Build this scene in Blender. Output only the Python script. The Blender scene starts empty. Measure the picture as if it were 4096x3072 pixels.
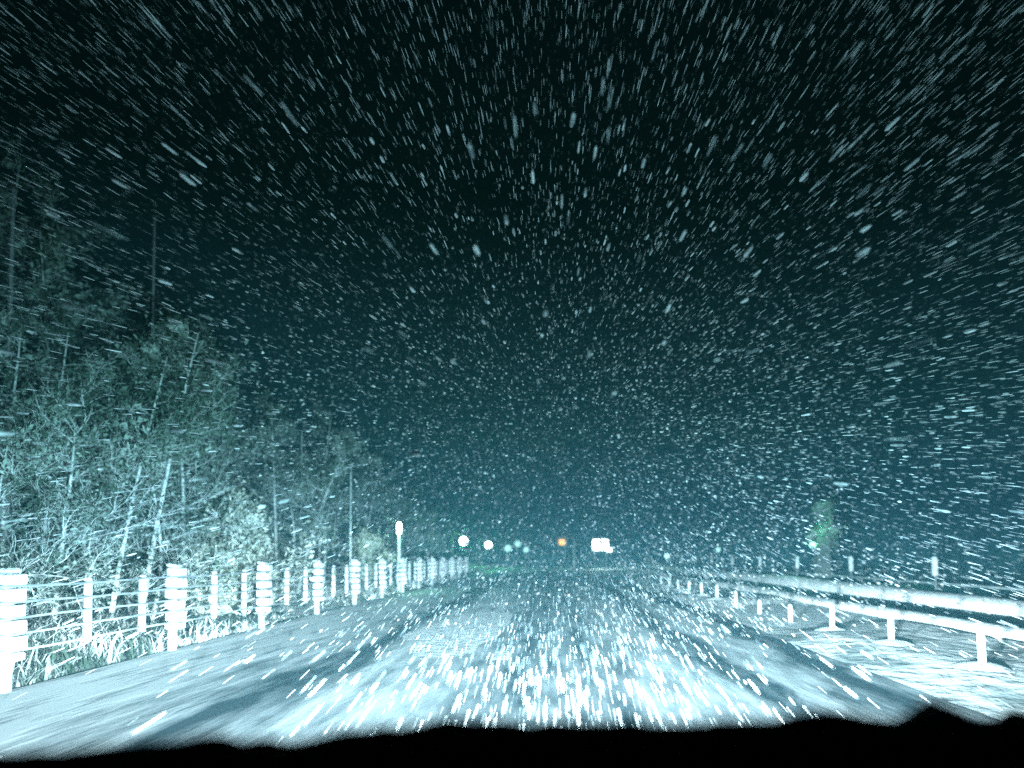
import bpy, math, random
import numpy as np
from mathutils import Vector, Matrix

S = bpy.context.scene
COL = S.collection
R = math.radians
PI = math.pi

# ------------------------------------------------------------------ camera
CAM_H = 1.25
F_PX = 683.0                       # focal length in pixels of a 1024 wide frame
PITCH, YAW, ROLL = R(2.5), 0.0, R(0.4)
cd = bpy.data.cameras.new("camera")
cam = bpy.data.objects.new("camera", cd)
COL.objects.link(cam)
cam.location = (0, 0, CAM_H)
cam.rotation_euler = (Matrix.Rotation(YAW, 3, 'Z') @ Matrix.Rotation(PI / 2 + PITCH, 3, 'X') @ Matrix.Rotation(-ROLL, 3, 'Z')).to_euler()
cd.sensor_width = 36.0
cd.lens = 36.0 * F_PX / 1024.0
cd.shift_y = (554.6 - 384 - F_PX * math.tan(PITCH)) / 1024.0
cd.shift_x = -40.7 / 1024.0
cd.clip_start = 0.05
cd.clip_end = 2000
cd.dof.use_dof = True
cd.dof.focus_distance = 6.5
cd.dof.aperture_fstop = 0.72
S.camera = cam

# ------------------------------------------------------------------ night sky
world = bpy.data.worlds.new("World")
S.world = world
world.use_nodes = True
wn, wl = world.node_tree.nodes, world.node_tree.links
wn.clear()
sky = wn.new('ShaderNodeTexSky')
sky.sky_type = 'NISHITA'
sky.sun_disc = False
sky.sun_elevation = R(-4.0)
sky.sun_rotation = R(10)
tint = wn.new('ShaderNodeMix')
tint.data_type = 'RGBA'
tint.blend_type = 'MULTIPLY'
tint.inputs['Factor'].default_value = 1.0
tint.inputs['B'].default_value = (0.35, 1.0, 0.62, 1)
bg = wn.new('ShaderNodeBackground')
bg.inputs['Strength'].default_value = 0.06
wo = wn.new('ShaderNodeOutputWorld')
wl.new(sky.outputs[0], tint.inputs['A'])
wl.new(tint.outputs['Result'], bg.inputs['Color'])
wl.new(bg.outputs[0], wo.inputs['Surface'])

S.view_settings.view_transform = 'Standard'
S.view_settings.look = 'None'
S.view_settings.exposure = 0.0
S.view_settings.gamma = 1.0
S.cycles.use_denoising = False          # the photograph is a grainy high-ISO frame
S.cycles.max_bounces = 4
S.cycles.diffuse_bounces = 2
S.cycles.volume_bounces = 0
S.cycles.sample_clamp_indirect = 1.0

# ------------------------------------------------------------------ headlights of the car the photo is taken from
def headlight_light(x, power, parent):
    ld = bpy.data.lights.new("headlight_beam", 'SPOT')
    ld.energy = power
    ld.spot_size = R(176)
    ld.spot_blend = 0.3
    ld.shadow_soft_size = 0.07
    ld.use_nodes = True
    n, l = ld.node_tree.nodes, ld.node_tree.links
    n.clear()
    out = n.new('ShaderNodeOutputLight')
    em = n.new('ShaderNodeEmission')
    fo = n.new('ShaderNodeLightFalloff')
    fo.inputs['Strength'].default_value = 1.0
    tc = n.new('ShaderNodeTexCoord')
    sx = n.new('ShaderNodeSeparateXYZ')
    l.new(tc.outputs['Normal'], sx.inputs[0])
    # vertical spread of a dipped beam: strong below its cut-off, little above
    mr = n.new('ShaderNodeMapRange')
    mr.inputs['From Min'].default_value = -0.5
    mr.inputs['From Max'].default_value = 0.5
    l.new(sx.outputs['Y'], mr.inputs['Value'])
    cr = n.new('ShaderNodeValToRGB')
    e = cr.color_ramp.elements
    pts = BEAM
    while len(e) < len(pts):
        e.new(0.5)
    for k, (el, c) in enumerate(pts):
        e[k].position = 0.5 + math.sin(R(el))
        e[k].color = (*c, 1)
    l.new(mr.outputs[0], cr.inputs[0])
    l.new(cr.outputs['Color'], em.inputs['Color'])
    # the beam is strongest straight ahead
    ab = n.new('ShaderNodeMath'); ab.operation = 'ABSOLUTE'
    l.new(sx.outputs['Z'], ab.inputs[0])
    mz = n.new('ShaderNodeMapRange')
    mz.inputs['From Min'].default_value = 0.45
    mz.inputs['From Max'].default_value = 1.0
    mz.inputs['To Min'].default_value = 0.58
    mz.inputs['To Max'].default_value = 1.25
    l.new(ab.outputs[0], mz.inputs['Value'])
    mu = n.new('ShaderNodeMath'); mu.operation = 'MULTIPLY'
    l.new(mz.outputs[0], mu.inputs[0])
    l.new(fo.outputs['Linear'], mu.inputs[1])
    l.new(mu.outputs[0], em.inputs['Strength'])
    l.new(em.outputs[0], out.inputs[0])
    o = bpy.data.objects.new("headlight_beam", ld)
    COL.objects.link(o)
    o.location = (x, 2.08, 0.60)
    o.rotation_euler = (R(90), 0, 0)
    o.parent = parent
    return o

BEAM = [(-25, (0.034, 0.048, 0.053)),
        (-13, (0.088, 0.124, 0.136)),
        (-5.5, (0.38, 0.53, 0.58)),
        (-2, (0.76, 1.0, 1.08)),
        (0.8, (0.42, 0.62, 0.70)),
        (5, (0.19, 0.33, 0.41)),
        (14, (0.062, 0.140, 0.160)),
        (30, (0.0032, 0.0110, 0.0122))]
HEAD_POWER = 2200

# ------------------------------------------------------------------ helpers
def tag(o, label=None, cat=None, group=None, kind=None):
    if label: o['label'] = label
    if cat: o['category'] = cat
    if group: o['group'] = group
    if kind: o['kind'] = kind
    return o

def empty(name, loc=(0, 0, 0), rz=0.0):
    o = bpy.data.objects.new(name, None)
    COL.objects.link(o)
    o.location = loc
    o.rotation_euler = (0, 0, rz)
    o.empty_display_size = 0.2
    return o

class MB:
    """collects shapes, then builds ONE mesh object"""
    def __init__(s):
        s.v, s.f = [], []
    def add(s, vs, fs):
        n = len(s.v)
        s.v.extend([tuple(p) for p in vs])
        s.f.extend([tuple(i + n for i in f) for f in fs])
    def box(s, c, d, rz=0.0, rx=0.0, ry=0.0, bev=0.0):
        hx, hy, hz = d[0] / 2, d[1] / 2, d[2] / 2
        M = Matrix.Rotation(rz, 3, 'Z') @ Matrix.Rotation(ry, 3, 'Y') @ Matrix.Rotation(rx, 3, 'X')
        b = bev
        vs = []
        for z, q in ((-hz, b), (-hz + b, 0), (hz - b, 0), (hz, b)) if b else ((-hz, 0), (hz, 0)):
            ring = []
            ix, iy = hx - q, hy - q
            k = b * 0.6 if b else 0
            if b:
                ring = [(-ix + k, -iy), (ix - k, -iy), (ix, -iy + k), (ix, iy - k), (ix - k, iy), (-ix + k, iy), (-ix, iy - k), (-ix, -iy + k)]
            else:
                ring = [(-ix, -iy), (ix, -iy), (ix, iy), (-ix, iy)]
            vs += [(x, y, z) for x, y in ring]
        n = 8 if b else 4
        L = len(vs) // n
        fs = [tuple(reversed(range(n))), tuple(range((L - 1) * n, L * n))]
        for j in range(L - 1):
            for i in range(n):
                fs.append((j * n + i, j * n + (i + 1) % n, (j + 1) * n + (i + 1) % n, (j + 1) * n + i))
        s.add([M @ Vector(p) + Vector(c) for p in vs], fs)
    def tube(s, pts, rads, n=8, cap=True):
        pts = [Vector(p) for p in pts]
        vs, fs = [], []
        up = None
        for k, p in enumerate(pts):
            t = (pts[min(k + 1, len(pts) - 1)] - pts[max(k - 1, 0)])
            t = t.normalized() if t.length > 1e-9 else Vector((0, 0, 1))
            a = Vector((1, 0, 0)) if abs(t.x) < 0.8 else Vector((0, 1, 0))
            if up is not None: a = up
            u = (a - t * a.dot(t))
            u = u.normalized() if u.length > 1e-6 else t.orthogonal().normalized()
            up = u
            w = t.cross(u)
            r = rads[k] if hasattr(rads, '__len__') else rads
            for i in range(n):
                an = 2 * PI * i / n
                vs.append(p + (u * math.cos(an) + w * math.sin(an)) * r)
        for k in range(len(pts) - 1):
            for i in range(n):
                j = (i + 1) % n
                fs.append((k * n + i, k * n + j, (k + 1) * n + j, (k + 1) * n + i))
        if cap:
            fs.append(tuple(reversed(range(n))))
            fs.append(tuple(range((len(pts) - 1) * n, len(pts) * n)))
        s.add(vs, fs)
    def lathe(s, c, prof, n=16, lump=0.0, rnd=None):
        vs, fs = [], []
        ph = [(rnd.uniform(0, 6.28), rnd.uniform(-1, 1)) for _ in range(4)] if rnd else []
        for r, z in prof:
            for i in range(n):
                a = 2 * PI * i / n
                q = 1 + (lump * sum(b * math.sin((j + 1) * a + p + z * 7) for j, (p, b) in enumerate(ph)) if lump else 0)
                vs.append((c[0] + r * q * math.cos(a), c[1] + r * q * math.sin(a), c[2] + z))
        for k in range(len(prof) - 1):
            for i in range(n):
                j = (i + 1) % n
                fs.append((k * n + i, k * n + j, (k + 1) * n + j, (k + 1) * n + i))
        fs.append(tuple(reversed(range(n))))
        fs.append(tuple(range((len(prof) - 1) * n, len(prof) * n)))
        s.add(vs, fs)
    def build(s, name, mat, parent=None, smooth=False):
        me = bpy.data.meshes.new(name)
        me.from_pydata(s.v, [], s.f)
        me.update()
        me.materials.append(mat)
        if smooth:
            me.polygons.foreach_set('use_smooth', [True] * len(me.polygons))
        o = bpy.data.objects.new(name, me)
        COL.objects.link(o)
        if parent: o.parent = parent
        return o

def np_mesh(name, verts, quads, mat, parent=None, smooth=False):
    me = bpy.data.meshes.new(name)
    k = quads.shape[1]
    me.vertices.add(len(verts))
    me.vertices.foreach_set('co', verts.astype(np.float32).ravel())
    me.loops.add(quads.size)
    me.loops.foreach_set('vertex_index', quads.astype(np.int32).ravel())
    me.polygons.add(len(quads))
    me.polygons.foreach_set('loop_start', np.arange(0, quads.size, k, dtype=np.int32))
    me.polygons.foreach_set('loop_total', np.full(len(quads), k, dtype=np.int32))
    me.update(calc_edges=True)
    me.materials.append(mat)
    if smooth:
        me.polygons.foreach_set('use_smooth', [True] * len(quads))
    o = bpy.data.objects.new(name, me)
    COL.objects.link(o)
    if parent: o.parent = parent
    return o

def copy_tree(o, parent=None):
    c = o.copy()
    COL.objects.link(c)
    if parent:
        c.parent = parent
    for ch in list(o.children):
        copy_tree(ch, c)
    return c

# ------------------------------------------------------------------ materials
def mat(name, col, rough=0.8, spec=0.3, metal=0.0, col2=None, scale=5.0, stretch=(1, 1, 1), lo=0.35, hi=0.65, bump=0.0, bscale=None, detail=5.0):
    m = bpy.data.materials.new(name)
    m.use_nodes = True
    n, l = m.node_tree.nodes, m.node_tree.links
    b = n['Principled BSDF']
    b.inputs['Base Color'].default_value = (*col, 1)
    b.inputs['Roughness'].default_value = rough
    b.inputs['Specular IOR Level'].default_value = spec
    b.inputs['Metallic'].default_value = metal
    tc = n.new('ShaderNodeTexCoord')
    mp = n.new('ShaderNodeMapping')
    mp.inputs['Scale'].default_value = stretch
    l.new(tc.outputs['Object'], mp.inputs[0])
    if col2 is not None:
        nz = n.new('ShaderNodeTexNoise')
        nz.inputs['Scale'].default_value = scale
        nz.inputs['Detail'].default_value = detail
        l.new(mp.outputs[0], nz.inputs['Vector'])
        cr = n.new('ShaderNodeValToRGB')
        cr.color_ramp.elements[0].position = lo
        cr.color_ramp.elements[1].position = hi
        cr.color_ramp.elements[0].color = (*col, 1)
        cr.color_ramp.elements[1].color = (*col2, 1)
        l.new(nz.outputs['Fac'], cr.inputs[0])
        l.new(cr.outputs[0], b.inputs['Base Color'])
    if bump:
        nb = n.new('ShaderNodeTexNoise')
        nb.inputs['Scale'].default_value = bscale or scale * 3
        nb.inputs['Detail'].default_value = 6
        l.new(mp.outputs[0], nb.inputs['Vector'])
        bp = n.new('ShaderNodeBump')
        bp.inputs['Strength'].default_value = bump
        bp.inputs['Distance'].default_value = 0.05
        l.new(nb.outputs['Fac'], bp.inputs['Height'])
        l.new(bp.outputs[0], b.inputs['Normal'])
    return m

def glow(name, col, strength):
    m = bpy.data.materials.new(name)
    m.use_nodes = True
    b = m.node_tree.nodes['Principled BSDF']
    b.inputs['Base Color'].default_value = (*col, 1)
    b.inputs['Emission Color'].default_value = (*col, 1)
    b.inputs['Emission Strength'].default_value = strength
    return m

M = {}
M['snow'] = mat('fresh_snow', (0.72, 0.76, 0.78), 0.9, 0.1, col2=(0.88, 0.9, 0.9), scale=2.0, bump=0.6, bscale=7)
M['verge'] = mat('verge_snow_and_grass', (0.05, 0.08, 0.06), 0.95, 0.1, col2=(0.6, 0.68, 0.68), scale=2.2, stretch=(1, 0.5, 1), lo=0.45, hi=0.62, bump=0.8, bscale=5)
M['flake'] = mat('snowflake', (0.18, 0.21, 0.22), 0.9, 0.1, col2=(0.9, 0.92, 0.92), scale=3.5, lo=0.40, hi=0.60, detail=8)
M['post_white'] = mat('frosted_white_paint', (0.66, 0.68, 0.68), 0.6, 0.3, col2=(0.4, 0.44, 0.44), scale=9, bump=0.3)
M['post_snow'] = mat('plastered_snow', (0.6, 0.64, 0.66), 0.95, 0.1, bump=0.5, bscale=25)
M['old_post'] = mat('weathered_post', (0.22, 0.26, 0.27), 0.7, 0.2, col2=(0.5, 0.54, 0.54), scale=4, bump=0.3)
M['wire'] = mat('frosted_cable', (0.16, 0.19, 0.2), 0.6, 0.4, col2=(0.34, 0.38, 0.39), scale=3)
M['bark'] = mat('frosted_bark', (0.32, 0.37, 0.34), 0.9, 0.1, col2=(0.70, 0.76, 0.73), scale=3, stretch=(1, 1, 0.4), lo=0.38, hi=0.56, bump=0.4)
M['leaf'] = mat('snow_dusted_leaf', (0.04, 0.08, 0.055), 0.8, 0.2, col2=(0.34, 0.43, 0.37), scale=1.1, lo=0.45, hi=0.62)
M['leaf_pale'] = mat('snow_loaded_leaf', (0.15, 0.18, 0.13), 0.8, 0.2, col2=(0.62, 0.66, 0.56), scale=3.2, lo=0.4, hi=0.6)
M['grass'] = mat('frosted_grass', (0.04, 0.065, 0.05), 0.8, 0.2, col2=(0.66, 0.71, 0.70), scale=1.6, lo=0.44, hi=0.62)
M['dark_metal'] = mat('dark_metal', (0.05, 0.06, 0.06), 0.5, 0.4, col2=(0.09, 0.1, 0.1), scale=6)
M['grey_metal'] = mat('galvanised_metal', (0.3, 0.33, 0.33), 0.45, 0.5, metal=0.4, col2=(0.4, 0.43, 0.43), scale=5)
M['car_paint'] = mat('dark_car_paint', (0.012, 0.013, 0.014), 0.35, 0.5, col2=(0.02, 0.021, 0.022), scale=2)
M['rubber'] = mat('black_rubber', (0.012, 0.012, 0.012), 0.8, 0.3, col2=(0.02, 0.02, 0.02), scale=20)
M['slush'] = mat('unlit_slush', (0.02, 0.022, 0.024), 0.9, 0.1, col2=(0.05, 0.055, 0.06), scale=14, bump=0.6, bscale=30)  # near-black colour carries the shade of the crust behind the headlights
M['glass'] = mat('lamp_glass', (0.6, 0.65, 0.66), 0.1, 0.5)
M['lamp_white'] = glow('lit_white_lamp', (0.75, 1.0, 0.88), 14.0)
M['lamp_green'] = glow('lit_green_lamp', (0.22, 1.0, 0.42), 5.0)
M['lamp_amber'] = glow('lit_amber_lamp', (1.0, 0.36, 0.06), 2.6)
M['sign_lit'] = glow('lit_sign_face', (0.82, 1.0, 0.94), 6.0)
M['lamp_pale'] = glow('lit_pale_lamp', (0.45, 0.9, 0.82), 1.6)

def road_material():
    """packed snow with wheel ruts worn towards the wet asphalt, laid along the road (x across, y along)"""
    m = bpy.data.materials.new('snowy_road')
    m.use_nodes = True
    n, l = m.node_tree.nodes, m.node_tree.links
    b = n['Principled BSDF']
    b.inputs['Roughness'].default_value = 0.75
    b.inputs['Specular IOR Level'].default_value = 0.25
    tc = n.new('ShaderNodeTexCoord')
    sx = n.new('ShaderNodeSeparateXYZ')
    l.new(tc.outputs['Object'], sx.inputs[0])
    # wobble of the ruts
    nw = n.new('ShaderNodeTexNoise')
    nw.inputs['Scale'].default_value = 0.75
    nw.inputs['Detail'].default_value = 6
    mpw = n.new('ShaderNodeMapping')
    mpw.inputs['Scale'].default_value = (1, 0.35, 1)
    l.new(tc.outputs['Object'], mpw.inputs[0])
    l.new(mpw.outputs[0], nw.inputs['Vector'])
    ad = n.new('ShaderNodeMath'); ad.operation = 'MULTIPLY_ADD'
    l.new(nw.outputs['Fac'], ad.inputs[0])
    ad.inputs[1].default_value = 1.5
    l.new(sx.outputs['X'], ad.inputs[2])
    mr = n.new('ShaderNodeMapRange')
    mr.inputs['From Min'].default_value = -5.0 + 0.75
    mr.inputs['From Max'].default_value = 4.0 + 0.75
    l.new(ad.outputs[0], mr.inputs['Value'])
    cr = n.new('ShaderNodeValToRGB')
    P = lambda x: (x + 5.0) / 9.0
    stops = [(-4.6, 1.0), (-3.8, 0.95), (-3.35, 0.52), (-3.0, 0.66), (-2.70, 0.02), (-2.5, 0.05), (-2.15, 0.66), (-1.5, 0.72),
             (-1.0, 0.46), (-0.4, 0.20), (0.05, 0.42), (0.45, 0.24), (0.9, 0.6), (1.5, 0.72), (1.82, 0.08), (2.02, 0.05), (2.3, 0.7), (2.6, 0.72), (2.9, -0.05), (3.12, -0.02), (3.5, 0.75)]
    e = cr.color_ramp.elements
    while len(e) < len(stops):
        e.new(0.5)
    for k, (x, v) in enumerate(stops):
        e[k].position = P(x)
        e[k].color = (v, v, v, 1)
    l.new(mr.outputs[0], cr.inputs[0])
    # patchiness, drawn out along the road by traffic
    n2 = n.new('ShaderNodeTexNoise')
    n2.inputs['Scale'].default_value = 3.2
    n2.inputs['Detail'].default_value = 7
    mp2 = n.new('ShaderNodeMapping')
    mp2.inputs['Scale'].default_value = (1.3, 0.22, 1)
    l.new(tc.outputs['Object'], mp2.inputs[0])
    l.new(mp2.outputs[0], n2.inputs['Vector'])
    mr2 = n.new('ShaderNodeMapRange')
    mr2.inputs['From Min'].default_value = 0.3
    mr2.inputs['From Max'].default_value = 0.7
    mr2.inputs['To Min'].default_value = -0.34
    mr2.inputs['To Max'].default_value = 0.34
    l.new(n2.outputs['Fac'], mr2.inputs['Value'])
    a2 = n.new('ShaderNodeMath'); a2.operation = 'ADD'; a2.use_clamp = True
    l.new(cr.outputs[0], a2.inputs[0])
    l.new(mr2.outputs[0], a2.inputs[1])
    mx = n.new('ShaderNodeMix'); mx.data_type = 'RGBA'
    mx.inputs['A'].default_value = (0.06, 0.09, 0.11, 1)
    mx.inputs['B'].default_value = (0.82, 0.86, 0.88, 1)
    l.new(a2.outputs[0], mx.inputs['Factor'])
    l.new(mx.outputs['Result'], b.inputs['Base Color'])
    bp = n.new('ShaderNodeBump')
    bp.inputs['Strength'].default_value = 0.5
    bp.inputs['Distance'].default_value = 0.03
    l.new(a2.outputs[0], bp.inputs['Height'])
    l.new(bp.outputs[0], b.inputs['Normal'])
    return m
M['road'] = road_material()

# ------------------------------------------------------------------ terrain
_rs = np.random.RandomState(7)
_waves = [(_rs.uniform(-1, 1) * k, _rs.uniform(-1, 1) * k, _rs.uniform(0, 6.28), 1 / k) for k in (0.5, 0.8, 1.1, 1.7, 2.3, 3.1, 4.3, 5.7, 7.7, 9.5, 12, 15) for _ in (0, 1)]
def bumps(x, y):
    s = 0
    for a, b, p, g in _waves:
        s = s + g * np.sin(a * x + b * y + p)
    return s / 3.0

def sheet(name, xs, ys, zfun, material, smooth=True):
    X, Y = np.meshgrid(np.array(xs, float), np.array(ys, float))
    Z = zfun(X, Y)
    v = np.stack([X, Y, Z], -1).reshape(-1, 3)
    nx, ny = len(xs), len(ys)
    i = (np.arange(ny - 1)[:, None] * nx + np.arange(nx - 1)[None]).ravel()
    q = np.stack([i, i + 1, i + nx + 1, i + nx], 1)
    o = np_mesh(name, v, q, material, smooth=smooth)
    o['kind'] = 'structure'
    return o

def prog(a, b, d0, d1):
    out, x = [a], a
    while x < b:
        t = (x - a) / (b - a)
        x += d0 + (d1 - d0) * t
        out.append(min(x, b))
    return out

ys_long = prog(1.0, 90, 0.09, 1.5)
sheet('ground', [-900, -60, 60, 900], [-80, 0, 60, 300, 1500], lambda X, Y: X * 0 - 0.02, M['snow'])
sheet('road', list(np.linspace(-5.15, 3.3, 80)), ys_long, lambda X, Y: 0.004 + 0.012 * bumps(X * 1.2, Y * 0.35) * (np.abs(X + 0.9) < 4.0), M['road'])

def verge_z(X, Y):
    d = np.clip((-5.15 - X), 0, 40)
    base = -0.10 * np.clip(d * 3, 0, 1) + 0.08 * np.clip(d - 0.6, 0, 30)
    rise = 0.15 * np.clip((Y - 13) / 10, 0, 1.4) * np.clip(d * 3, 0, 1)
    return base + rise + 0.07 * bumps(X, Y) * np.clip(d * 2, 0, 1) + 0.004
sheet('verge', sorted(set([-5.15, -5.2, -5.28] + [-x for x in prog(5.3, 45, 0.09, 2.0)])), ys_long, verge_z, M['verge'])

def median_z(X, Y):
    w = np.clip((X - 3.2 - 0.12 * bumps(X * 0.5, Y * 1.5)) * 1.1, 0, 1) * np.clip((6.6 - X) * 2, 0, 1)
    return -0.005 + w * (0.02 + 0.055 * bumps(X * 1.1, Y)) 
M['median'] = mat('median_snow', (0.30, 0.34, 0.34), 0.95, 0.1, col2=(0.9, 0.93, 0.93), scale=1.2, stretch=(1, 0.7, 1), lo=0.38, hi=0.50, bump=0.8, bscale=6)
sheet('median', list(np.linspace(3.28, 6.6, 42)), ys_long, median_z, M['median'])
M['road_far'] = mat('far_lane_slush', (0.10, 0.15, 0.16), 0.8, 0.2, col2=(0.36, 0.43, 0.45), scale=1.6, stretch=(1.2, 0.12, 1), bump=0.3)
sheet('road', [6.58, 7.2, 8.6, 9.9], ys_long, lambda X, Y: X * 0 + 0.004, M['road_far'])

def ridge(name, x0, x1, h, seed):
    def z(X, Y):
        t = (X - x0) / (x1 - x0)
        return -0.01 + h * np.maximum(np.sin(PI * np.clip(t, 0, 1)), 0) ** 0.4 * (1 + 0.10 * bumps(X + seed, Y * 0.6 + seed)) 
    return sheet(name, list(np.linspace(x0, x1, 14)), ys_long, z, M['snow'])
ridge('snow_bank', 6.35, 6.95, 0.15, 3)
ridge('snow_bank', 8.8, 9.8, 0.31, 11)
def far_z(X, Y):
    return -0.02 - 0.25 * np.clip(X - 10.2, 0, 12) + 0.1 * bumps(X, Y)
M['far_slope'] = mat('dark_scrub_slope', (0.03, 0.05, 0.045), 0.9, 0.1, col2=(0.16, 0.22, 0.21), scale=1.5)

# ------------------------------------------------------------------ the car the photo is taken from
car = empty('car', (0, 0, 0))
tag(car, 'dark car bonnet crusted with slush at the bottom edge of the picture', 'car')
# bonnet with rounded front, fenders
def bonnet():
    xs = np.linspace(-0.78, 0.78, 40)
    ys = np.linspace(0.95, 2.02, 26)
    X, Y = np.meshgrid(xs, ys)
    Z = 0.77 - 0.08 * (Y - 0.95) - 0.08 * (np.abs(X) / 0.78) ** 4 - 0.22 * np.clip((Y - 1.7) / 0.32, 0, 1) ** 2
    Z += 0.012 * np.exp(-((np.abs(X) - 0.45) / 0.06) ** 2)
    v = np.stack([X, Y, Z], -1).reshape(-1, 3)
    nx = len(xs)
    i = (np.arange(len(ys) - 1)[:, None] * nx + np.arange(nx - 1)[None]).ravel()
    q = np.stack([i, i + 1, i + nx + 1, i + nx], 1)
    o = np_mesh('bonnet', v, q, M['car_paint'], car, smooth=True)
    sm = o.modifiers.new('thick', 'SOLIDIFY'); sm.thickness = 0.02; sm.offset = -1
bonnet()
b = MB()
for s in (-1, 1):
    b.box((s * 0.85, 1.35, 0.38), (0.14, 1.3, 0.5), bev=0.05)
b.box((0, 2.04, 0.36), (1.6, 0.12, 0.3), bev=0.04)
b.build('body', M['car_paint'], car, smooth=False)
b = MB()
for k in range(5):
    b.box((0, 2.075, 0.52 + k * 0.035), (0.8, 0.03, 0.012))
b.build('grille', M['dark_metal'], car)
for s in (-1, 1):
    b = MB(); b.tube([(s * 0.66, 1.94, 0.585), (s * 0.66, 1.99, 0.585)], [0.075, 0.08], 16)
    b.build('headlight', M['glass'], car)
    headlight_light(s * 0.66, HEAD_POWER, car)
# dashboard + cowl between windscreen and bonnet: a dark slab sloping up to the windscreen base
# silhouette of the slush and snow heaped along the wipers (x across in metres, height) seen against the road
edge = [(0, 1615), (200, 1600), (330, 1592), (440, 1575), (480, 1570), (512, 1588), (620, 1590), (700, 1578), (790, 1560), (870, 1558),
        (980, 1545), (1100, 1550), (1250, 1555), (1400, 1552), (1540, 1555), (1640, 1555), (1720, 1537), (1790, 1531), (1850, 1541),
        (1905, 1550), (1955, 1543), (2000, 1508), (2045, 1522), (2100, 1548), (2160, 1548), (2190, 1530), (2212, 1537)]
YD = 0.93
xs_e = np.array([(p[0] - 1194) / 1475 * YD for p in edge])
zs_e = np.array([CAM_H - (p[1] - 1198) / 1475 * YD for p in edge])
rs = np.random.RandomState(5)
xx = np.linspace(-1.0, 0.95, 260)
def edge_z(x):
    z = np.interp(x, xs_e, zs_e)
    return z
fine = 0.0022 * np.interp(xx, np.linspace(-1, 0.95, 90), rs.uniform(-1, 1, 90)) + 0.0006 * rs.uniform(-1, 1, 260)
prof = [(-0.10, -0.17), (-0.09, -0.06), (-0.055, -0.018), (-0.02, -0.004), (0, 0), (0.02, -0.006), (0.05, -0.03), (0.08, -0.09), (0.09, -0.2)]
rows = []
for dy, dz in prof:
    wob = 0.006 * np.sin(xx * 31 + dy * 60) + 0.004 * np.sin(xx * 77 + dy * 99)
    rows.append(np.stack([xx, YD + dy + wob, edge_z(xx) + fine * (1 if dy > -0.08 else 0.3) + dz], -1))
v = np.concatenate(rows)
nx = len(xx)
i = (np.arange(len(prof) - 1)[:, None] * nx + np.arange(nx - 1)[None]).ravel()
q = np.stack([i, i + 1, i + nx + 1, i + nx], 1)
np_mesh('slush_crust', v, q, M['slush'], car, smooth=True)
b = MB()
b.box((0, 0.74, 0.88), (1.7, 0.36, 0.05), rx=R(4), bev=0.02)
b.build('dashboard', M['rubber'], car)
for x0, x1 in ((-0.6, -0.02), (0.0, 0.55)):
    b = MB()
    b.tube([(x0, 0.98, 0.845), (x1, 0.95, 0.872)], 0.008, 6)
    b.tube([(x0 + 0.1, 1.0, 0.83), ((x0 + x1) / 2, 0.965, 0.87)], 0.006, 6)
    b.build('wiper', M['rubber'], car)

# ------------------------------------------------------------------ left cable fence: one thing, every post a part
rnd = random.Random(3)
FX = -5.12
def vz(x, y):
    return float(verge_z(np.array(x), np.array(y)))
fence = empty('cable_fence', (FX, 6.4, 0))
tag(fence, 'white roadside fence of five cables with thin spacers and snow-plastered wide posts, left of road', 'fence')
big0 = 6.42
NB = 13
cable_h = [0.985, 0.83, 0.685, 0.54, 0.385]
for k in range(NB):
    y = big0 + 2.81 * k - 6.4
    z0 = -0.02
    pb = MB()
    pb.tube([(0, y, z0), (0, y, 1.10)], 0.058, 12)
    po = pb.build('wide_post', M['grey_metal'] if k < 0 else M['old_post'], fence)
    # snow plastered blocks between the cables
    sb = MB()
    hs = [(a + c) / 2 for a, c in zip([1.12] + cable_h, cable_h)] + [0.33]
    hh = [0.10, 0.118, 0.108, 0.108, 0.118, 0.075]
    for h, t in zip(hs, hh):
        w = rnd.uniform(0.185, 0.215)
        sb.box((rnd.uniform(-0.012, 0.012) + 0.045, y - 0.01, h), (w, 0.16, t), rz=rnd.uniform(-.05, .05), ry=rnd.uniform(-0.05, 0.03), bev=0.009)
    sb.box((0.01, y, 1.135), (0.15, 0.15, 0.05), ry=rnd.uniform(-.1, .2), bev=0.018)
    sb.build('snow_sleeve', M['post_snow'], po)
    if k < NB - 1:
        for off in (1.12, 2.12):
            tb = MB()
            tb.tube([(0, y + off, 0.33), (0, y + off, 0.35), (0, y + off, 1.0), (0, y + off, 1.03)], [0.035, 0.043, 0.043, 0.034], 10)
            tb.build('cable_spacer', M['post_white'], fence)
yend = big0 + 2.81 * (NB - 1) - 6.4
for h in cable_h:
    cb = MB()
    pts, rr = [], []
    y = -3.0
    while y < yend:
        pts.append((0.062, y, h + 0.008 * math.sin(y * 2.2 + h * 9))); rr.append(0.0125); y += 0.7
    cb.tube(pts, rr, 6)
    cb.build('cable', M['wire'], fence)

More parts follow.
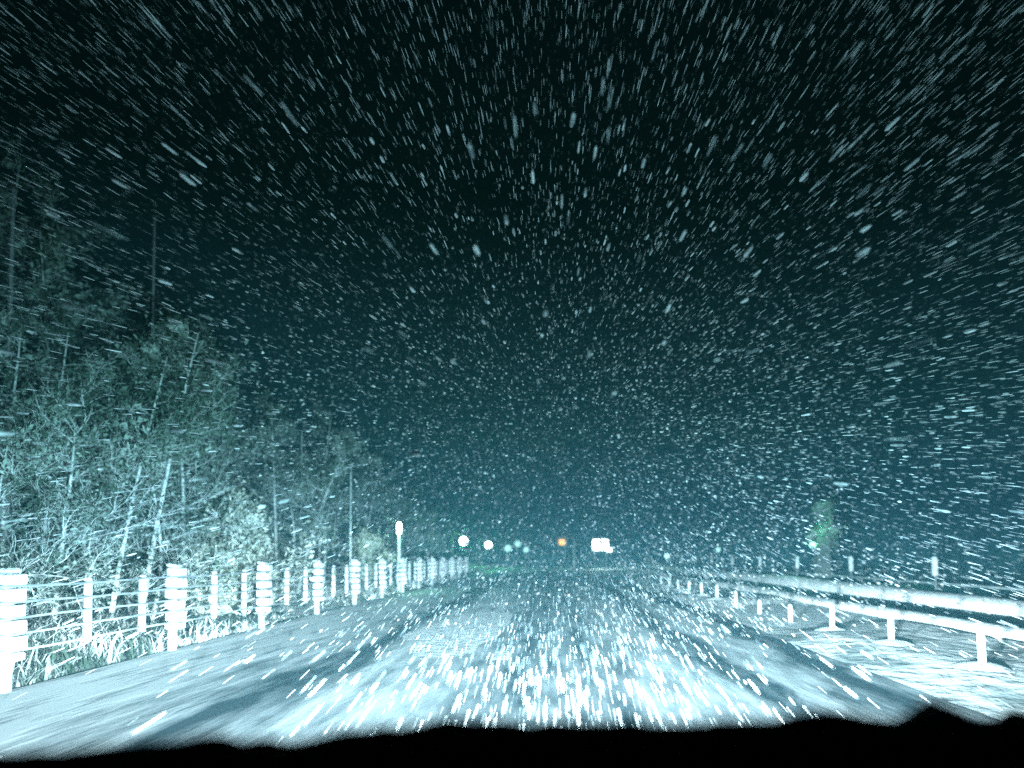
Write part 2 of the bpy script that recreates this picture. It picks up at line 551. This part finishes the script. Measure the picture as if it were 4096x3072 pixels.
# ------------------------------------------------------------------ median: short posts in little snow mounds
pos_B = [4.33 / 0.624, 4.33 / 0.4976, 4.33 / 0.4136]
mk = empty('marker_post', (0, 0, 0))
b = MB(); b.lathe((0, 0, 0), [(0.040, -0.05), (0.040, 0.29), (0.038, 0.35), (0.027, 0.375), (0.01, 0.385)], 14)
b.build('post', M['post_white'], mk, smooth=True)
b = MB(); b.lathe((0, 0, 0), [(0.34, -0.05), (0.27, -0.005), (0.17, 0.03), (0.09, 0.045), (0.05, 0.05)], 18, 0.13, random.Random(2))
b.build('snow_mound', M['post_snow'], mk, smooth=True)
ORD = ['first', 'second', 'third', 'fourth', 'fifth', 'sixth', 'seventh', 'eighth', 'ninth', 'tenth', 'eleventh', 'twelfth and last']
NAMES_B = ['short white marker post nearest the car on the right-hand median', 'short white marker post on a wide snow mound, second from the car on the median',
           'short white marker post, third from the car on the right median', 'short white marker post with crooked snow cap, fourth from the car on the median',
           'short white marker post, fifth from the car on the right median', 'short white marker post, sixth from the car on the right median',
           'short white marker post, seventh from the car on the right median']
for k in range(12):
    o = mk if k == 0 else copy_tree(mk)
    y = 6.95 + 1.86 * k
    o.location = (4.33, y, float(median_z(np.array(4.33), np.array(y))))
    o.rotation_euler = (R(rnd.uniform(-2, 2)), R(rnd.uniform(-3, 3)), k * 1.3)
    o.scale = (1, 1, rnd.uniform(0.93, 1.06))
    tag(o, NAMES_B[k] if k < 7 else 'small far short white marker post, %s from the car on the right median' % ORD[k], 'marker post', 'short posts along the median')

# ------------------------------------------------------------------ far side: delineator posts, dark foot and white reflective head, and their low cable rail
dl = empty('delineator_post', (0, 0, 0))
b = MB(); b.tube([(0, 0, -0.3), (0, 0, 0.62)], 0.03, 8)
b.build('pole', M['dark_metal'], dl)
b = MB(); b.lathe((0, 0, 0), [(0.06, 0.62), (0.078, 0.64), (0.078, 0.75), (0.068, 0.765), (0.078, 0.78), (0.078, 0.90), (0.068, 0.915), (0.078, 0.93), (0.076, 1.06), (0.05, 1.12), (0.02, 1.135)], 14)
b.build('reflector_head', M['post_white'], dl, smooth=True)
NAMES_A = ['white-topped delineator post farthest right beyond the bright snow bank', 'white-topped delineator post beyond the far snow bank, second from the right edge',
           'white-topped delineator post beyond the far snow bank, third from the right edge', 'white-topped delineator post beyond the far snow bank, fourth from the right edge',
           'white-topped delineator post beyond the far snow bank, fifth from the right edge', 'white-topped delineator post beyond the far snow bank, sixth from the right edge']
for k in range(9):
    o = dl if k == 0 else copy_tree(dl)
    o.location = (10.0, 17.9 + 5.05 * k, 0)
    o.rotation_euler = (0, R(rnd.uniform(-1.5, 1.5)), k)
    tag(o, NAMES_A[k] if k < 6 else 'tiny far white-topped delineator post, %s from the right edge' % ORD[k], 'delineator post', 'delineator posts beyond the far lane')
rail = empty('low_rail', (10.9, 4, 0))
tag(rail, 'low snowy rail running just behind the far snow bank at right', 'rail')
b = MB()
b.box((0, 34, 0.36), (0.05, 76, 0.06), bev=0.012)
b.build('beam', M['wire'], rail)
for k in range(20):
    b = MB(); b.tube([(0.05, k * 3.8 - 3.5, -0.1), (0.05, k * 3.8 - 3.5, 0.34)], 0.035, 8)
    b.build('post', M['dark_metal'], rail)
sheet('slope', prog(10.25, 120, 0.5, 12), prog(1, 300, 0.8, 12), lambda X, Y: -0.03 - 0.22 * np.clip(X - 10.4, 0, 9) * 0.0 + 0.05 * bumps(X, Y) * np.clip(X - 10.4, 0, 1), M['far_slope'])

# ------------------------------------------------------------------ vegetation
def make_tree(seed, H, lean, spread, nbr, leafn, leaf_size, r0, mleaf, crown_lo=0.35, droop=0.0, name='bare_tree'):
    rg = random.Random(seed)
    root = empty(name)
    tb, cb = MB(), MB()
    n = 9
    pts, rad = [], []
    wx, wy = rg.uniform(-1, 1), rg.uniform(-1, 1)
    for k in range(n):
        t = k / (n - 1)
        pts.append(Vector((lean[0] * H * t ** 1.25 + 0.05 * H * wx * math.sin(3 * t), lean[1] * H * t + 0.04 * H * wy * math.sin(4 * t), H * t - 0.1)))
        rad.append(r0 * (1 - 0.85 * t) + 0.006)
    tb.tube(pts, rad, 7)
    tb.build('trunk', M['bark'], root, smooth=True)
    leaves = []
    def branch(p, d, L, r, depth):
        q = [p]
        dd = d.copy()
        seg = 5
        for s in range(seg):
            dd = (dd + Vector((rg.uniform(-.35, .35), rg.uniform(-.35, .35), rg.uniform(-.2, .25) - droop))).normalized()
            q.append(q[-1] + dd * L / seg)
        cb.tube(q, [r * (1 - 0.75 * s / seg) for s in range(seg + 1)], 3 if depth else 4, cap=False)
        if depth < 2:
            for s in range(1, seg + 1):
                for _ in range(2 if depth == 0 else 1):
                    if rg.random() < 0.85:
                        a = (dd + Vector((rg.uniform(-1, 1), rg.uniform(-1, 1), rg.uniform(-.5, .8)))).normalized()
                        branch(q[s], a, L * rg.uniform(0.35, 0.6), r * 0.5, depth + 1)
        if depth >= 1:
            for s in range(1, seg + 1):
                leaves.append(q[s])
    for k in range(nbr):
        t = crown_lo + (1 - crown_lo) * ((k + rg.random()) / nbr)
        i = min(int(t * (n - 1)), n - 2)
        p = pts[i].lerp(pts[i + 1], t * (n - 1) - i)
        a = rg.uniform(0, 2 * PI)
        L = spread * H * (1.15 - 0.75 * t) * rg.uniform(0.6, 1.15)
        branch(p, Vector((math.cos(a), math.sin(a), rg.uniform(0.1, 0.8) - droop)).normalized(), L, max(0.010, r0 * 0.42 * (1.1 - t)), 0)
    cr = cb.build('branches', M['bark'], root)
    # leaves and snow tufts along the twigs, in uneven clumps
    rs = np.random.RandomState(seed)
    if leafn and leaves:
        P = np.array([tuple(p) for p in leaves])
        w = rs.rand(len(P)) ** 3
        w /= w.sum()
        idx = rs.choice(len(P), leafn, p=w)
        c = P[idx] + rs.normal(0, 0.11 * max(1, H / 8), (leafn, 3))
        u = rs.normal(0, 1, (leafn, 3)); u /= np.linalg.norm(u, axis=1)[:, None]
        t = rs.normal(0, 1, (leafn, 3)); t -= (t * u).sum(1)[:, None] * u; t /= np.linalg.norm(t, axis=1)[:, None]
        L = leaf_size * rs.uniform(0.5, 1.5, (leafn, 1)); W = L * rs.uniform(0.25, 0.6, (leafn, 1))
        v = np.stack([c - u * L, c + t * W, c + u * L, c - t * W], 1).reshape(-1, 3)
        q = np.arange(leafn * 4).reshape(-1, 4)
        np_mesh('crown', v, q, mleaf, root)
    return root

protos = {
    'lean': make_tree(11, 5.2, (0.16, 0.05), 0.30, 16, 2300, 0.050, 0.044, M['leaf'], 0.46),
    'upright': make_tree(12, 6.0, (0.05, -0.03), 0.26, 18, 2300, 0.050, 0.046, M['leaf'], 0.35),
    'arch': make_tree(13, 4.4, (0.28, 0.1), 0.34, 14, 1900, 0.050, 0.042, M['leaf'], 0.4),
    'tall': make_tree(14, 11.5, (0.0, 0.02), 0.20, 26, 3400, 0.09, 0.075, M['leaf'], 0.28, droop=0.12, name='tall_tree'),
    'thick': make_tree(15, 3.4, (0.05, 0.0), 0.5, 24, 4500, 0.040, 0.04, M['leaf'], 0.1, name='shrub'),
    'tuft': make_tree(16, 1.9, (0.06, 0.0), 0.55, 20, 3200, 0.050, 0.030, M['leaf_pale'], 0.05, name='shrub'),
}
def px(xp, y):           # world x of photo column xp (2212 px wide frame) at distance y along the road
    return (xp - 1194) / 1475 * y
plants = [
    # kind, photo column of the foot, distance, rot, scale, label, category, group
    ('lean', 240, 12.0, 0.2, 0.95, 'thin pale-stemmed tree leaning right behind the wide post, left of the other leaning stem'),
    ('lean', 305, 12.4, -0.3, 1.05, 'slender leaning tree with forked pale stem rising right of its twin'),
    ('upright', 90, 13.0, 1.0, 0.95, 'faint upright young tree behind the thin fence spacers near the left edge'),
    ('upright', 8, 12.0, 2.4, 0.9, 'young tree at the extreme left edge behind the nearest wide post'),
    ('arch', 250, 16.0, 0.4, 1.2, 'arching bent young tree deep in the thicket'),
    ('arch', 645, 21.0, 0.1, 1.0, 'bent tree with stem slanting down right, just left of the tall thin pole'),
    ('upright', 470, 17.5, 4.0, 1.0, 'bushy leafy tree filling the middle of the thicket'),
    ('upright', 395, 15.0, 5.2, 1.02, 'leafy young tree with round snowy crown over the second wide post'),
    ('thick', 120, 10.8, 0.0, 1.0, 'tangled shrub low behind the fence at the left'),
    ('thick', 330, 12.5, 2.0, 0.9, 'tangled dark shrub between the two leaning stems'),
    ('thick', 440, 15.5, 3.1, 0.9, 'tangled shrub behind the thin fence spacers, left of the pale tufted bush'),
    ('thick', 620, 23.0, 1.3, 1.0, 'snowy shrub behind the fence where its posts crowd together'),
    ('thick', 700, 28.0, 2.3, 1.1, 'far dense shrub behind the tall thin pole'),
    ('thick', 200, 16.0, 5.3, 1.3, 'large dense shrub deeper in the thicket at left'),
    ('thick', 30, 9.5, 4.3, 0.8, 'low shrub behind the snow-plastered post at the left edge'),
    ('tuft', 530, 14.2, 0.0, 1.15, 'pale bush with starry snow-loaded leaf tufts just behind the fence'),
    ('tuft', 470, 15.0, 2.0, 0.8, 'smaller pale tufted bush beside the starry bush'),
    ('tuft', 800, 25.0, 1.0, 0.9, 'far small tufted bush left of the white lamp post'),
    ('tall', 20, 19.0, 0.0, 1.05, 'tall dim tree rising at the left edge into the dark'),
    ('tall', 130, 22.0, 1.7, 1.0, 'tall dim drooping tree, second from the left edge in the dark'),
    ('tall', 330, 25.0, 3.4, 0.9, 'tall dim tree rising behind the thin grey pole'),
    ('tall', 60, 15.0, 5.0, 0.72, 'tall dim drooping tree close behind the left thicket'),
    ('tall', 230, 18.5, 2.6, 0.74, 'tall dim drooping tree rising over the arching bent tree'),
    ('upright', 600, 22.0, 3.3, 1.0, 'leafy tree to the right of the starry bush'),
    ('upright', 690, 27.0, 1.2, 1.1, 'leafy tree just left of the slim grey pole'),
    ('lean', 780, 33.0, 0.4, 1.1, 'leaning tree between the slim grey pole and the white lamp'),
    ('tall', 480, 32.0, 0.7, 0.85, 'tall dim tree behind the middle of the thicket'),
    ('upright', 560, 30.0, 0.9, 1.25, 'dim leafy tree above the starry bush'),
    ('upright', 650, 34.0, 2.9, 1.1, 'dim leafy tree left of the tall thin pole'),
    ('lean', 720, 36.0, 2.9, 1.1, 'dim far tree right of the tall thin pole'),
    ('upright', 790, 42.0, 1.9, 1.0, 'far dim tree just left of the white lamp'),
    ('lean', 850, 52.0, 3.9, 1.1, 'far dim tree behind the white lamp post'),
    ('upright', 905, 62.0, 3.9, 1.1, 'farthest dim tree between the white lamp and the green lamp'),
    ('thick', 860, 44.0, 0.5, 1.2, 'far shrub at the foot of the white lamp post'),
    ('thick', 930, 62.0, 1.5, 1.3, 'far shrub left of the green-haloed lamp'),
]
used = set()
for kind, xp, y, rz, sc, lab in plants:
    p = protos[kind]
    o = p if kind not in used else copy_tree(p)
    used.add(kind)
    x = px(xp, y)
    o.location = (x, y, vz(x, min(y, 89)) - 0.02)
    o.rotation_euler = (0, 0, rz if kind not in ('lean', 'arch') else rz * 0.4)
    o.scale = (sc,) * 3
    tag(o, lab, 'bush' if kind in ('thick', 'tuft') else 'tree', 'bushes and trees behind the left fence')

# frosted grass and twigs along the left fence: nobody could count them
rs = np.random.RandomState(21)
N = 13000
gy = 4.5 + 34 * rs.rand(N) ** 1.5
gx = -5.22 - 5.0 * rs.rand(N) ** 1.4
cl = bumps(gx * 1.3, gy * 1.3)
hgt = (0.16 + 0.38 * rs.rand(N) ** 2) * np.clip(1 + 0.7 * cl, 0.2, 2.0) * np.clip((-5.1 - gx) * 1.6 + 0.35, 0, 1)
ang = rs.uniform(0, 2 * PI, N)
bend = rs.uniform(0.3, 1.8, N) * hgt
wid = rs.uniform(0.004, 0.018, N)
gz = verge_z(gx, gy) - 0.02
dx, dy = np.cos(ang), np.sin(ang)
nxv, nyv = -np.sin(ang + rs.uniform(-1, 1, N)), np.cos(ang)
V = []
for t in (0, 0.4, 0.75, 1.0):
    hx = gx + dx * bend * t ** 2; hy = gy + dy * bend * t ** 2
    hz = gz + hgt * (t - 0.35 * t ** 3)
    ww = wid * (1 - 0.8 * t)
    V.append(np.stack([hx - nxv * ww, hy - nyv * ww, hz], -1))
    V.append(np.stack([hx + nxv * ww, hy + nyv * ww, hz], -1))
V = np.stack(V, 1).reshape(-1, 3)
base = np.arange(N)[:, None] * 8
q = np.concatenate([base + np.array([[0, 1, 3, 2]]) + 2 * k for k in range(3)])
o = np_mesh('grass', V, q, M['grass'])
tag(o, 'frosted tangled grass and twigs along the foot of the left fence', 'grass', kind='stuff')

# ------------------------------------------------------------------ thin poles in the thicket
def utility_pole(xp, y, top, r, label):
    t = empty('pole', (px(xp, y), y, 0))
    b = MB(); b.tube([(0, 0, -0.1), (0, 0, top * 0.5), (0.0, 0, top)], [r, r * 0.92, r * 0.8], 8)
    b.build('shaft', M['grey_metal'], t)
    b = MB(); b.box((0, 0, top + 0.02), (r * 2.6, r * 2.6, 0.05), bev=0.01)
    b.build('cap', M['dark_metal'], t)
    tag(t, label, 'pole', 'thin poles among the trees')
utility_pole(321, 17.0, 9.9, 0.040, 'thin tall grey pole standing clear above the thicket')
utility_pole(8, 14.0, 9.0, 0.045, 'thin tall grey pole at the very left edge of the picture')
utility_pole(757, 24.0, 4.6, 0.035, 'slim grey pole behind the fence left of the white lamp')
utility_pole(650, 26.0, 6.0, 0.030, 'thin faint pole behind the crowded fence posts')

# ------------------------------------------------------------------ lamps and lights down the road
def point_light(parent, loc, col, power, size=0.15):
    ld = bpy.data.lights.new("lamp_light", 'POINT')
    ld.energy = power
    ld.color = col
    ld.shadow_soft_size = size
    o = bpy.data.objects.new("lamp_light", ld)
    COL.objects.link(o)
    o.location = loc
    o.parent = parent

t = empty('street_lamp', (px(862, 23.5), 23.5, 0))
b = MB(); b.tube([(0, 0, -0.1), (0, 0, 1.95)], [0.06, 0.05], 10); b.build('pole', M['post_white'], t)
b = MB(); b.lathe((0, 0, 1.98), [(0.05, 0), (0.08, 0.05), (0.09, 0.15), (0.09, 0.28), (0.075, 0.37), (0.04, 0.42)], 16); b.build('lamp', M['lamp_white'], t, smooth=True)
b = MB(); b.lathe((0, 0, 2.40), [(0.07, 0), (0.05, 0.04), (0.01, 0.06)], 12); b.build('cap', M['dark_metal'], t)
point_light(t, (0, -0.35, 2.2), (0.3, 1.0, 0.5), 70)
tag(t, 'white post lamp with tall glowing head above the left fence', 'street lamp')

def arm_lamp(xp, yp, y, r, mat_lamp, col, power, label, cat='street lamp', group='far lamps at the end of the road'):
    z = CAM_H - (yp - 1198) / 1475 * y
    x = px(xp, y)
    t = empty('street_lamp', (x - 0.9, y, 0))
    b = MB(); b.tube([(0, 0, -0.1), (0, 0, z + 0.45), (0.25, 0, z + 0.62), (0.9, 0, z + r + 0.1)], [0.06, 0.04, 0.03, 0.03], 6); b.build('pole', M['dark_metal'], t)
    b = MB(); b.lathe((0.9, 0, z - r), [(r * 0.35, 0), (r * 0.85, r * 0.4), (r, r), (r * 0.85, r * 1.6), (r * 0.3, r * 2)], 18); b.build('lamp', mat_lamp, t, smooth=True)
    if power:
        point_light(t, (0.9, -r - 0.4, z), col, power, r)
    tag(t, label, cat, group)
G = (0.12, 1.0, 0.30)
arm_lamp(1001, 1167, 55, 0.34, M['lamp_white'], G, 420, 'far lamp with bright green halo, second bright lamp from the left')
arm_lamp(1055, 1176, 66, 0.34, M['lamp_white'], G, 300, 'smaller round far lamp right of the bright green-haloed lamp')
arm_lamp(1097, 1184, 80, 0.40, M['lamp_pale'], G, 0, 'dim far pale lamp, left one of a blurry cluster')
arm_lamp(1118, 1174, 88, 0.42, M['lamp_pale'], G, 0, 'dim far pale lamp, highest of the blurry cluster')
arm_lamp(1136, 1187, 90, 0.36, M['lamp_pale'], G, 0, 'dim far pale lamp, right one of the blurry cluster')
arm_lamp(1440, 1203, 34, 0.13, M['lamp_pale'], G, 0, 'small pale lamp on a short post where the far snow bank begins')
arm_lamp(1551, 1190, 60, 0.2, M['lamp_pale'], G, 0, 'faint tiny lamp right of the pale short-post lamp')

# amber signal
y = 62.0; x = px(1214, y); z = CAM_H - (1171 - 1198) / 1475 * y
t = empty('traffic_signal', (x + 1.1, y, 0))
b = MB(); b.tube([(0, 0, -0.1), (0, 0, z + 0.25), (-1.1, 0, z + 0.55)], [0.09, 0.08, 0.05], 8); b.build('pole', M['grey_metal'], t)
b = MB(); b.box((-1.1, 0.2, z), (1.05, 0.22, 1.02), bev=0.06); b.build('housing', M['dark_metal'], t)
b = MB(); b.tube([(-1.1, 0.08, z), (-1.1, 0.0, z), (-1.1, -0.06, z)], [0.30, 0.30, 0.2], 20); b.build('amber_lens', M['lamp_amber'], t)
tag(t, 'round amber warning light over the end of the road', 'traffic signal')

# lit sign board
y = 58.0; x = px(1297, y); z = CAM_H - (1178 - 1198) / 1475 * y
t = empty('lit_sign', (x, y, 0))
b = MB(); b.tube([(-0.5, 0.12, -0.1), (-0.5, 0.12, z)], 0.06, 8); b.tube([(0.5, 0.12, -0.1), (0.5, 0.12, z)], 0.06, 8); b.build('frame', M['dark_metal'], t)
b = MB(); b.box((0, 0, z), (1.35, 0.16, 0.95), bev=0.05); b.build('sign_face', M['sign_lit'], t)
b = MB(); b.box((0.75, -0.1, z - 0.42), (0.42, 0.14, 0.36), bev=0.04); b.build('lower_lamp', M['sign_lit'], t)
point_light(t, (0, -1.2, z), (0.7, 1.0, 0.95), 250, 0.3)
tag(t, 'blank glaring white rectangular lit sign at the road end', 'lit sign')

# right: snowy roadside tree with a green lamp on a dark cabinet
y = 27.0; x = px(1772, y)
t = empty('signal_cabinet', (x, y, 0))
b = MB(); b.box((0.05, 0, 0.9), (0.55, 0.4, 2.0), bev=0.03); b.build('cabinet', M['dark_metal'], t)
b = MB(); b.box((0.05, 0, 1.935), (0.62, 0.48, 0.06), bev=0.02); b.build('lid', M['dark_metal'], t)
b = MB(); b.lathe((-0.36, -0.1, 1.45), [(0.05, 0), (0.11, 0.05), (0.12, 0.12), (0.08, 0.2), (0.02, 0.22)], 14); b.build('green_lamp', M['lamp_green'], t, smooth=True)
b = MB(); b.tube([(-0.16, -0.05, 1.5), (-0.36, -0.08, 1.42)], 0.02, 6); b.build('bracket', M['dark_metal'], t)
point_light(t, (-0.2, -0.5, 2.2), (0.15, 1.0, 0.4), 50, 0.1)
tag(t, 'dark roadside cabinet with small green lamp, right of the far lane', 'cabinet')
o = make_tree(31, 3.3, (0.08, 0), 0.17, 20, 5000, 0.05, 0.04, M['leaf'], 0.45, name='small_tree')
o.location = (x + 0.3, y + 0.7, 0)
tag(o, 'small tree glowing green above the dark cabinet on the right', 'tree')

# ------------------------------------------------------------------ snowfall
def snowfall(seed):
    rs = np.random.RandomState(seed)
    parts = []
    def cloud(n, y0, y1, power, w0, w1, l0, l1):
        # even in space inside the wedge of air ahead of the car
        y = (y0 ** power + (y1 ** power - y0 ** power) * rs.rand(n)) ** (1 / power)
        x = (rs.rand(n) * 2 - 1) * (0.95 * y + 1.0)
        z = rs.rand(n) * (0.95 * y + 1.6)
        w = rs.uniform(w0, w1, n); L = rs.uniform(l0, l1, n)
        k = z > 0.05
        parts.append((x[k], y[k], z[k], w[k], L[k]))
    cloud(13000, 2.6, 9, 3.0, 0.0024, 0.0055, 0.11, 0.24)
    cloud(21000, 6, 22, 2.5, 0.004, 0.009, 0.12, 0.30)
    cloud(15000, 14, 50, 2.2, 0.008, 0.016, 0.10, 0.26)
    # extra flakes near the axis, added for the beam's bright core and far glow
    for n, y0, y1, sg, w0, w1 in ((6000, 5, 14, 0.26, 0.006, 0.014), (11000, 9, 30, 0.24, 0.010, 0.026), (26000, 16, 60, 0.24, 0.014, 0.036), (9000, 28, 80, 0.13, 0.03, 0.055)):
        y = y0 + (y1 - y0) * rs.rand(n)
        x = rs.normal(0, sg * 1.15, n) * y
        z = 1.25 + y * (0.12 + rs.normal(0, sg * 0.75, n))
        k = z > 0.1
        parts.append((x[k], y[k], z[k], rs.uniform(w0, w1, n)[k], rs.uniform(0.06, 0.16, n)[k]))
    # extra flakes added low ahead of the bumper for the beam's hot spot
    n = 6800
    y = 3.0 + 11 * rs.rand(n) ** 1.1
    x = rs.normal(0.0, 0.17, n) * y + rs.normal(0.0, 0.35, n)
    z = 0.10 + (0.5 + 0.1 * y) * rs.rand(n)
    parts.append((x, y, z, 0.0022 + 0.0042 * rs.rand(n) ** 2, rs.uniform(0.10, 0.24, n)))
    # a few clumped flakes close by
    n = 420
    y = 3.0 + 3.0 * rs.rand(n)
    parts.append(((rs.rand(n) * 2 - 1) * 0.9 * y, y, 1.5 + rs.rand(n) * (0.6 * y), rs.uniform(0.009, 0.018, n), rs.uniform(0.10, 0.22, n)))
    x, y, z, w, L = [np.concatenate([p[i] for p in parts]) for i in range(5)]
    # flurries: the snow comes in thicker and thinner gusts
    g = bumps(x * 0.9 + z * 0.7, y * 0.35 + z * 0.8)
    k = rs.rand(len(x)) < np.clip(0.72 + 0.55 * g, 0.25, 1)
    x, y, z, w, L = x[k], y[k], z[k], w[k], L[k]
    k = ~((z > 0.30) & (z < 1.45) & (y < 5.0) & ((z - 0.68) / (y - 2.0) > 0.11))
    x, y, z, w, L = x[k], y[k], z[k], w[k], L[k]
    n = len(x)
    C = np.stack([x, y, z], 1)
    D = np.stack([rs.normal(0.0, 0.020, n), np.ones(n), 0.163 + rs.normal(0, 0.022, n)], 1)
    D /= np.linalg.norm(D, axis=1)[:, None]
    U = np.cross(D, np.array([0, 0, 1.0])); U /= np.linalg.norm(U, axis=1)[:, None]
    W = np.cross(D, U)
    st = [(-0.5, 0.35), (-0.36, 0.95), (0.3, 1.0), (0.5, 0.4)]
    m = 5
    rings = []
    for s, r in st:
        j = rs.uniform(0.75, 1.2, (n, m))
        for i in range(m):
            a = 2 * PI * i / m
            rr = (w * 0.5 * r * 1.0)[:, None] * j[:, i:i + 1] * 1.6
            rings.append(C + D * (L * s)[:, None] + (U * math.cos(a) + W * math.sin(a)) * rr)
    V = np.stack(rings, 1)                       # n, 20, 3
    nv = len(st) * m
    q = []
    for k in range(len(st) - 1):
        for i in range(m):
            j = (i + 1) % m
            q.append((k * m + i, k * m + j, (k + 1) * m + j, (k + 1) * m + i))
    q = np.array(q)
    base = (np.arange(n) * nv)[:, None, None]
    Q = (base + q[None]).reshape(-1, 4)
    # caps as quads (pentagon covered by quad + doubled tri-quad)
    capq = np.array([(0, 1, 2, 3), (0, 3, 4, 0), (15, 18, 17, 16), (15, 19, 18, 15)])
    Q3 = []
    tri = np.array([(0, 1, 2), (0, 2, 3), (0, 3, 4), (15, 17, 16), (15, 18, 17), (15, 19, 18)])
    T = np.concatenate([Q[:, [0, 1, 2]], Q[:, [0, 2, 3]], (base + tri[None]).reshape(-1, 3)])
    o = np_mesh('snowfall', V.reshape(-1, 3), T, M['flake'], smooth=False)
    tag(o, 'dense white snowflakes driving towards the car through the headlights', 'snowfall', kind='stuff')
snowfall(4)

# ------------------------------------------------------------------ snow haze in the air
hz = bpy.data.materials.new('snow_haze')
hz.use_nodes = True
n, l = hz.node_tree.nodes, hz.node_tree.links
n.clear()
ou = n.new('ShaderNodeOutputMaterial')
pv = n.new('ShaderNodeVolumePrincipled')
pv.inputs['Color'].default_value = (0.28, 0.80, 0.94, 1)
pv.inputs['Density'].default_value = 0.0056
pv.inputs['Anisotropy'].default_value = 0.0
l.new(pv.outputs[0], ou.inputs['Volume'])
b = MB()
b.box((0, 710, 22), (1820, 1600, 46.4))
o = b.build('haze', hz)
tag(o, 'pale snowy haze filling the night air', 'haze', kind='stuff')
